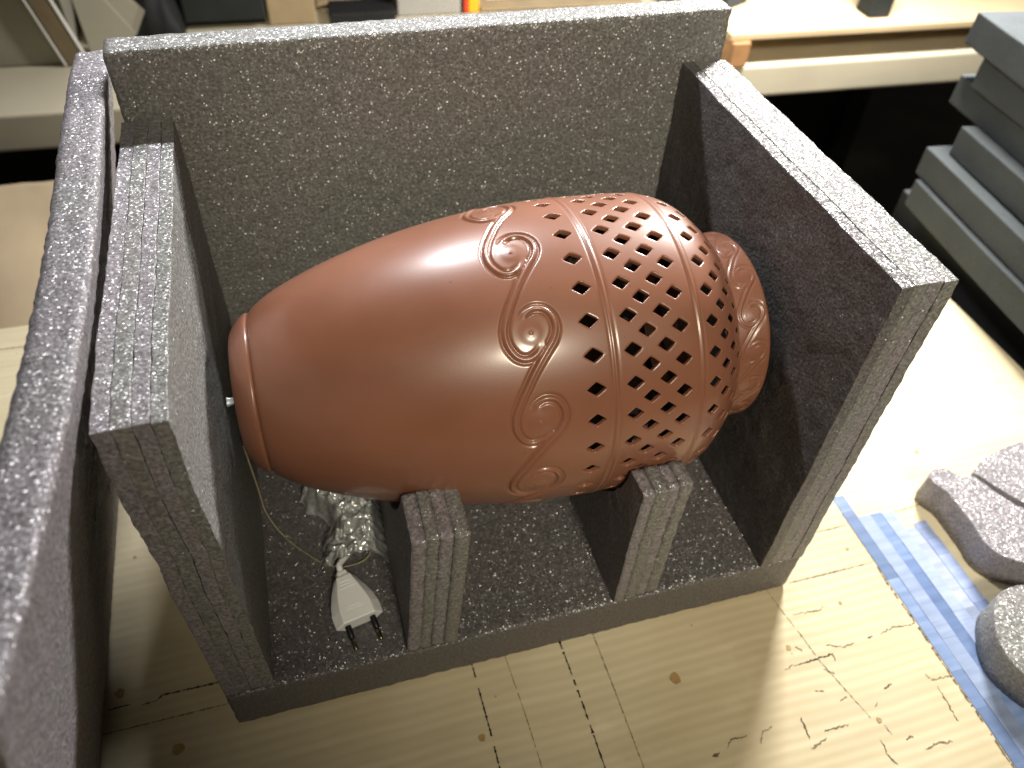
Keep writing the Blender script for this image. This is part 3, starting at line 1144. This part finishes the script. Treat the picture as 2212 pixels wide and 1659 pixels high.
# crumpled clear plastic bag under the vase
NU, NV_ = 90, 70
left_e = catmull([(0.062, 0.150), (0.068, 0.136), (0.082, 0.122), (0.077, 0.104), (0.075, 0.090), (0.068, 0.077)], 12)
right_e = catmull([(0.124, 0.155), (0.127, 0.135), (0.128, 0.118), (0.128, 0.102), (0.127, 0.088), (0.124, 0.074)], 12)
le = np.array([left_e[int(round(t))] for t in np.linspace(0, len(left_e) - 1, NV_)])
re_ = np.array([right_e[int(round(t))] for t in np.linspace(0, len(right_e) - 1, NV_)])
V = []
for j in range(NV_):
    tj = j / (NV_ - 1)
    for i in range(NU):
        ti = i / (NU - 1)
        p = le[j] * (1 - ti) + re_[j] * ti
        q = Vector((p[0] * 75, p[1] * 75, 1.7))
        ridg = 1 - abs(noise.noise(q)) * 2
        ridg2 = 1 - abs(noise.noise(q * 2.6 + Vector((4, 1, 0)))) * 2
        edge = min(1, 4.5 * min(ti, 1 - ti, 1.2 - tj))
        z = 0.0460 + edge * (0.010 + 0.012 * (1 - tj) + 0.010 * ti + 0.0075 * ridg + 0.0042 * ridg2)
        dx = 0.004 * noise.noise(q * 1.7 + Vector((0, 7, 2))) * (1 - ti)
        z = max(z, 0.0462 + 0.0004 * ti)
        V.append((p[0] + dx, p[1] + 0.003 * noise.noise(q * 1.9), z))
F = []
for j in range(NV_ - 1):
    for i in range(NU - 1):
        a = j * NU + i
        F.append((a, a + 1, a + 1 + NU, a + NU))
wrap = mesh_obj("plastic_bag", V, F, M_WRAP)
sm = wrap.modifiers.new("thick", 'SOLIDIFY'); sm.thickness = 0.0002
tag(wrap, "crumpled clear plastic bag tucked under the vase beside the plug", "plastic bag")
# a tongue of the same clear film behind the foot
V, F = box_grid((0.0365, 0.124, 0.194), (0.0440, 0.130, 0.1962), 0.002, 0.0006, 0.0010, 4.0, freq=220)
film = mesh_obj("plastic_film", V, F, M_WRAP)
tag(film, "scrap of clear film squeezed between vase foot and left foam wall", "plastic film")


# ================================================================== LEANING SHEET
def lean(V):
    V = V.copy()
    y, z = V[:, 1], V[:, 2]
    x = V[:, 0] - 0.0915 + 0.2800 * z
    x = x + 0.0030 * np.sin(y * 13.0 + 0.6) * (z / 0.34) - 0.0045 * np.clip(-(y + 0.0) / 0.13, 0, 1) ** 2 * (z / 0.34) - 0.003 * (z / 0.34)
    return np.stack([x, y, z], 1)


v, f = box_grid((-0.0235, -0.135, 0.0008), (0.0, 0.336, 0.342), 0.0034, 0.0035, 0.0008, 91.0, fmap=lean)
sheet = mesh_obj("foam_sheet", v, f, M_FOAM)
tag(sheet, "tall grey packing foam sheet leaning against the left side of the box", "foam sheet")

# ================================================================== FOAM STACK AT THE RIGHT
stack_pts = [((0.846, 0.434), 0.075, -0.10, "bottom charcoal foam slab of the stack at the right"),
             ((0.853, 0.446), 0.111, -0.095, "second charcoal foam slab from the bottom of the right stack"),
             ((0.868, 0.425), 0.147, -0.10, "third charcoal foam slab from the bottom of the right stack"),
             ((0.894, 0.483), 0.183, -0.12, "fourth charcoal foam slab from the bottom, jutting back over the gap"),
             ((0.884, 0.454), 0.219, -0.11, "fifth charcoal foam slab, set back below the topmost one"),
             ((0.885, 0.491), 0.255, -0.14, "topmost charcoal foam slab of the right stack, its top brightly lit")]
for i, ((cx, cy), zt, sl, lab) in enumerate(stack_pts):
    an = math.atan(sl)

    def smap(V, cx=cx, cy=cy, an=an, i=i):
        c, s = math.cos(an), math.sin(an)
        x = cx + V[:, 0] * c - (-V[:, 1]) * (-s)
        y = cy + V[:, 1] + V[:, 0] * s * -1
        return np.stack([cx + c * V[:, 0] - s * V[:, 1] * 1.0, cy + s * V[:, 0] + c * V[:, 1], V[:, 2] + 0.0015 * np.sin(V[:, 1] * 9 + i)], 1)
    # local x to the right, local y negative towards the camera
    v, f = box_grid((0.0, -0.50, zt - 0.0357), (0.42, 0.0, zt), 0.012, 0.0016, 0.0004, 120.0 + i * 7, fmap=lambda V, s=smap: s(V))
    o = mesh_obj("foam_slab", v, f, M_SOFT)
    tag(o, lab, "foam slab", "charcoal foam slabs stacked at the right")
v, f = box_grid((0.872, -0.20, -0.775), (1.40, 0.47, 0.0355), 0.08, 0.003, 0.0)
o = mesh_obj("storage_chest", v, f, M_CAB)
tag(o, "dark chest beyond the table edge carrying the foam slabs", "chest")


# ================================================================== OFFCUTS AND TAPE
def offcut(name, outline, h, seed, label, mat=None, z0=0.0006):
    P = catmull(outline + outline[:1], 9)[:-1]
    n = len(P)
    c = P.mean(0)
    rings = []
    for (k, zz) in ((0.0, 0.0), (0.0, 0.33), (0.0, 0.66), (0.0, 0.95), (0.0006, 1.0)):
        rg = []
        for p in P:
            d = p - c
            d = d / max(1e-6, np.linalg.norm(d))
            o = 0.0006 * noise.noise(Vector((p[0] * 330, p[1] * 330, zz * 9 + seed)))
            q = p - d * (k - o)
            rg.append((q[0], q[1], z0 + h * zz))
        rings.append(rg)
    V = [v for rg in rings for v in rg]
    F = []
    for i in range(len(rings) - 1):
        for j in range(n):
            a = i * n + j; b = i * n + (j + 1) % n
            F.append((a, b, b + n, a + n))
    F.append(tuple(range(n))[::-1])
    F.append(tuple((len(rings) - 1) * n + j for j in range(n)))
    o = mesh_obj(name, V, F, mat or M_FOAM)
    shade_sharp_caps(o)
    tag(o, label, "foam offcut", "curved foam offcuts on the table")
    return o


offcut("foam_offcut", [(0.603, 0.050), (0.612, 0.0565), (0.624, 0.0545), (0.633, 0.043), (0.643, 0.0415), (0.648, 0.031), (0.652, 0.020), (0.664, 0.000), (0.690, -0.022), (0.730, -0.035), (0.740, -0.070),
                       (0.690, -0.072), (0.650, -0.060), (0.624, -0.046), (0.610, -0.034), (0.606, -0.020), (0.608, -0.008), (0.609, 0.012), (0.609, 0.030), (0.604, 0.042)], 0.033, 5.0,
       "notched grey foam offcut with a wavy dark side beside the blue tape")
offcut("foam_offcut", [(0.6445, 0.0435), (0.655, 0.0500), (0.668, 0.0560), (0.690, 0.0610), (0.720, 0.0640), (0.770, 0.060), (0.790, 0.020), (0.760, -0.015), (0.730, -0.026), (0.692, -0.015), (0.667, 0.004), (0.6555, 0.0225), (0.6505, 0.0335)], 0.0345, 15.0,
       "rounded grey foam offcut nested in the notch of another at the right edge")
offcut("foam_offcut", [(0.625, -0.068), (0.609, -0.0620), (0.593, -0.0620), (0.580, -0.0670), (0.567, -0.0800), (0.556, -0.1000), (0.556, -0.1220), (0.575, -0.150), (0.620, -0.160), (0.660, -0.120), (0.655, -0.085)], 0.033, 25.0,
       "grey foam offcut lying across the blue tape at the bottom right", M_FOAM_B)

strip_labels = ["leftmost blue tape strip on the table, reaching farthest back", "second blue tape strip from the left on the table",
                "third blue tape strip from the left on the table", "fourth blue tape strip from the left on the table",
                "fifth blue tape strip from the left, starting nearer the camera", "rightmost blue tape strip, beside the notched foam offcut"]
strip_x = [(0.5285, 0.5405, 0.0700), (0.5395, 0.5525, 0.0452), (0.5520, 0.5640, 0.0450), (0.5635, 0.5750, 0.0430), (0.5748, 0.5865, 0.0230), (0.5860, 0.5985, 0.0265)]
blues = [(0.17, 0.24, 0.41), (0.24, 0.30, 0.44), (0.16, 0.235, 0.42), (0.25, 0.305, 0.45), (0.30, 0.345, 0.46), (0.21, 0.265, 0.43)]
for i, ((xa, xb, yt), lab) in enumerate(zip(strip_x, strip_labels)):
    n = 60
    V, F = [], []
    z = 0.0005 + 0.0004 * (i % 2)
    y_end = -0.26
    e = empty("tape_strip", ((xa + xb) / 2, yt, 0.0))
    tag(e, lab, "tape strip", "blue tape strips on the table")
    mt = tape_material("blue_tape", blues[i], 3.0 + i * 2.3)
    # the strip was laid in short torn lengths
    ys = [yt]
    while ys[-1] > y_end:
        ys.append(ys[-1] - random.choice((0.013, 0.017, 0.03, 0.05, 0.07)))
    for k in range(len(ys) - 1):
        a, b = ys[k], ys[k + 1] - 0.0006
        dx = random.uniform(-0.0005, 0.0005)
        m_ = 7
        V = []
        for q in range(m_):
            yy = a + (b - a) * q / (m_ - 1)
            V.append((xa + dx + 0.0002 * noise.noise(Vector((yy * 300, i, 1))), yy, z + 0.00018 * (k % 2)))
            V.append((xb + dx + 0.0002 * noise.noise(Vector((yy * 300, i, 9))), yy, z + 0.00018 * (k % 2)))
        F = [(2 * q, 2 * q + 1, 2 * q + 3, 2 * q + 2) for q in range(m_ - 1)]
        o = mesh_obj("tape_length", V, F, mt, e, smooth=False)
        sd = o.modifiers.new("thick", 'SOLIDIFY'); sd.thickness = 0.00012; sd.offset = 1

# added black strip standing for the dark gap behind the leaning sheet
v, f = box_grid((-0.166, 0.27, 0.0006), (-0.12, 0.476, 0.014), 0.012, 0.002, 0.0006, 7.0)
o = mesh_obj("gap_strip", v, f, M_BLACK)
tag(o, "added black strip for the dark gap behind the leaning sheet", "gap strip")


# ================================================================== BEHIND: KRAFT PAPER AND BENCH CLUTTER
def crumple(name, x0, x1, z0, z1, yf, amp, freq, mat, nx=50, nz=50, seed=0.0):
    V, F = [], []
    for j in range(nz):
        for i in range(nx):
            x = x0 + (x1 - x0) * i / (nx - 1); z = z0 + (z1 - z0) * j / (nz - 1)
            q = Vector((x * freq + seed, z * freq * 0.8, seed))
            r = (1 - 2 * abs(noise.noise(q))) + 0.5 * (1 - 2 * abs(noise.noise(q * 2.3)))
            V.append((x + 0.2 * amp * noise.noise(q * 1.3), yf(x, z) + amp * r, z))
    for j in range(nz - 1):
        for i in range(nx - 1):
            a = j * nx + i
            F.append((a, a + 1, a + nx + 1, a + nx))
    o = mesh_obj(name, V, F, mat)
    sd = o.modifiers.new("thick", 'SOLIDIFY'); sd.thickness = 0.0006
    return o


o = crumple("kraft_paper", -0.75, -0.02, -0.20, 0.011, lambda x, z: 0.752 - (0.011 - z) * 1.75, 0.006, 9.0, M_KRAFT, 60, 60, 2.0)
tag(o, "creased brown kraft paper sloping down between table and workbench", "kraft paper")


def bench_box(name, x0, x1, y0, y1, z0, z1, mat, parent=None, step=0.03, rad=0.002, amp=0.0, rot=0.0, leanx=0.0):
    def fm(V):
        V = V.copy()
        c, s = math.cos(rot), math.sin(rot)
        xm, ym = (x0 + x1) / 2, (y0 + y1) / 2
        X, Y = V[:, 0] - xm, V[:, 1] - ym
        V[:, 0] = xm + c * X - s * Y + leanx * (V[:, 2] - z0)
        V[:, 1] = ym + s * X + c * Y
        return bmap(V)
    v, f = box_grid((x0, y0, z0), (x1, y1, z1), step, rad, amp, 3.0, fmap=fm)
    return mesh_obj(name, v, f, mat, parent)


# cardboard box at the far left (bench coordinates)
cb = empty("cardboard_box", tuple(bench_frame(-0.12, 0.25)))
tag(cb, "open grey-buff cardboard box at the left end of the workbench", "cardboard box")
bench_box("wall", -0.45, 0.060, 0.148, 0.153, 0.001, 0.30, M_GREYCARD, cb)
bench_box("wall", -0.45, -0.445, 0.1535, 0.45, 0.001, 0.30, M_GREYCARD, cb)
bench_box("wall", -0.45, 0.060, 0.451, 0.456, 0.001, 0.30, M_GREYCARD, cb)
bench_box("wall", 0.062, 0.067, 0.148, 0.456, 0.001, 0.30, M_GREYCARD, cb)
bench_box("corner_strip", 0.066, 0.092, 0.138, 0.145, 0.001, 0.28, M_STRIP, cb, leanx=-0.25)
bench_box("edge_tape", 0.061, 0.065, 0.137, 0.146, 0.001, 0.28, M_PAPER, cb, leanx=-0.25)
bench_box("edge_tape", 0.093, 0.097, 0.137, 0.146, 0.001, 0.28, M_PAPER, cb, leanx=-0.25)
fv = [bench_frame(0.10, 0.15, 0.002), bench_frame(0.165, 0.165, 0.03), bench_frame(0.185, 0.17, 0.062), bench_frame(0.10, 0.19, 0.16), bench_frame(0.096, 0.15, 0.16)]
o = mesh_obj("flap", fv, [(0, 1, 2, 3, 4)], M_GREYCARD, cb, smooth=False)
sd = o.modifiers.new("thick", 'SOLIDIFY'); sd.thickness = 0.003

o = crumple("black_bag", 0.0, 1.0, 0.0, 1.0, lambda x, z: 0.0, 0.0, 1.0, M_BLACK, 40, 40)
me = o.data
for vv in me.vertices:
    u, t = vv.co.x, vv.co.z
    hgt = 0.16 * math.sin(math.pi * min(1, max(0, u))) ** 0.5 * math.sin(math.pi * min(1, max(0, t))) ** 0.5
    hgt += 0.025 * noise.noise(Vector((u * 5, t * 5, 1))) * (1 if hgt > 0.02 else 0)
    vv.co = Vector(bench_frame(0.100 + 0.125 * u, 0.20 + 0.35 * t, 0.002 + max(0, hgt)))
tag(o, "slumped black bag on the workbench beside the cardboard box", "bag")

o = bench_box("foam_block", 0.225, 0.350, 0.245, 0.45, 0.012, 0.16, M_SOFT_D, None, 0.012, 0.003, 0.0006)
tag(o, "dark charcoal foam block standing on the workbench behind the box", "foam block")
o = bench_box("carton", 0.353, 0.428, 0.25, 0.36, 0.001, 0.055, M_CARD)
tag(o, "small plain brown carton beside the dark foam block", "carton")
o = crumple("wrapping_paper", 0.0, 1.0, 0.0, 1.0, lambda x, z: 0.0, 0.0, 1.0, M_CARD, 30, 20)
for vv in o.data.vertices:
    u, t = vv.co.x, vv.co.z
    vv.co = Vector(bench_frame(0.430 + 0.14 * u, 0.30 + 0.20 * t, 0.008 + 0.05 * u * u + 0.02 * t + 0.004 * math.sin(u * 9)))
tag(o, "curled sheet of brown wrapping paper on the workbench", "paper")
o = bench_box("black_slab", 0.45, 0.556, 0.235, 0.295, 0.001, 0.020, M_BLACK)  # flat black box low under the curled sheet
tag(o, "flat black slab under the curled brown paper", "case")
gb = empty("printed_carton", tuple(bench_frame(0.63, 0.32)))
tag(gb, "light grey carton with black, red and yellow end stripes", "carton")
bench_box("carton_body", 0.562, 0.6690, 0.262, 0.42, 0.001, 0.12, M_LGREY, gb)
bench_box("black_stripe", 0.6692, 0.6740, 0.2622, 0.42, 0.001, 0.12, M_BLACK, gb)
bench_box("red_stripe", 0.6742, 0.6825, 0.2622, 0.42, 0.001, 0.12, M_RED, gb)
bench_box("yellow_stripe", 0.6827, 0.7010, 0.2622, 0.42, 0.001, 0.12, M_YEL, gb)
o = bench_box("cardboard_sheet", 0.704, 1.00, 0.262, 0.55, 0.002, 0.006, M_CARD)
tag(o, "flat brown cardboard sheet lying behind the top edge of the foam box", "cardboard sheet")
o = crumple("crumpled_paper", 0.0, 1.0, 0.0, 1.0, lambda x, z: 0.0, 0.0, 1.0, M_PAPER, 30, 30)
for vv in o.data.vertices:
    u, t = vv.co.x, vv.co.z
    hgt = 0.05 * math.sin(math.pi * min(1, max(0, u))) ** 0.7 * math.sin(math.pi * min(1, max(0, t))) ** 0.7 * (1 + 0.6 * noise.noise(Vector((u * 6, t * 6, 3))))
    vv.co = Vector(bench_frame(0.72 + 0.16 * u, 0.30 + 0.14 * t, 0.007 + hgt))
tag(o, "crumpled off-white paper on the brown cardboard sheet", "paper")
# raised board at the right with things on it
o = bench_box("mounting_board", 1.040, 1.75, 0.002, 0.55, 0.040, 0.052, M_BOARD, None, 0.03, 0.002, 0.0)
tag(o, "thick brown board jutting to the workbench front, burned out by light", "board")
o = bench_box("wooden_block", 1.045, 1.075, -0.004, 0.03, 0.0005, 0.0395, M_WOOD)
tag(o, "small orange-brown wooden block propping the board corner", "wooden block")
o = bench_box("wooden_block", 1.68, 1.74, 0.05, 0.12, 0.0005, 0.0395, M_WOOD)
tag(o, "wooden block under the far end of the raised board", "wooden block")
o = bench_box("foam_block", 1.293, 1.331, 0.030, 0.070, 0.053, 0.18, M_SOFT_D, None, 0.01, 0.002, 0.0005)
tag(o, "upright narrow charcoal foam block on the raised board", "foam block")
o = bench_box("foam_block", 1.052, 1.11, 0.10, 0.16, 0.053, 0.17, M_SOFT, None, 0.012, 0.002, 0.0005, 0.5)
tag(o, "charcoal foam block at the left end of the raised board", "foam block")
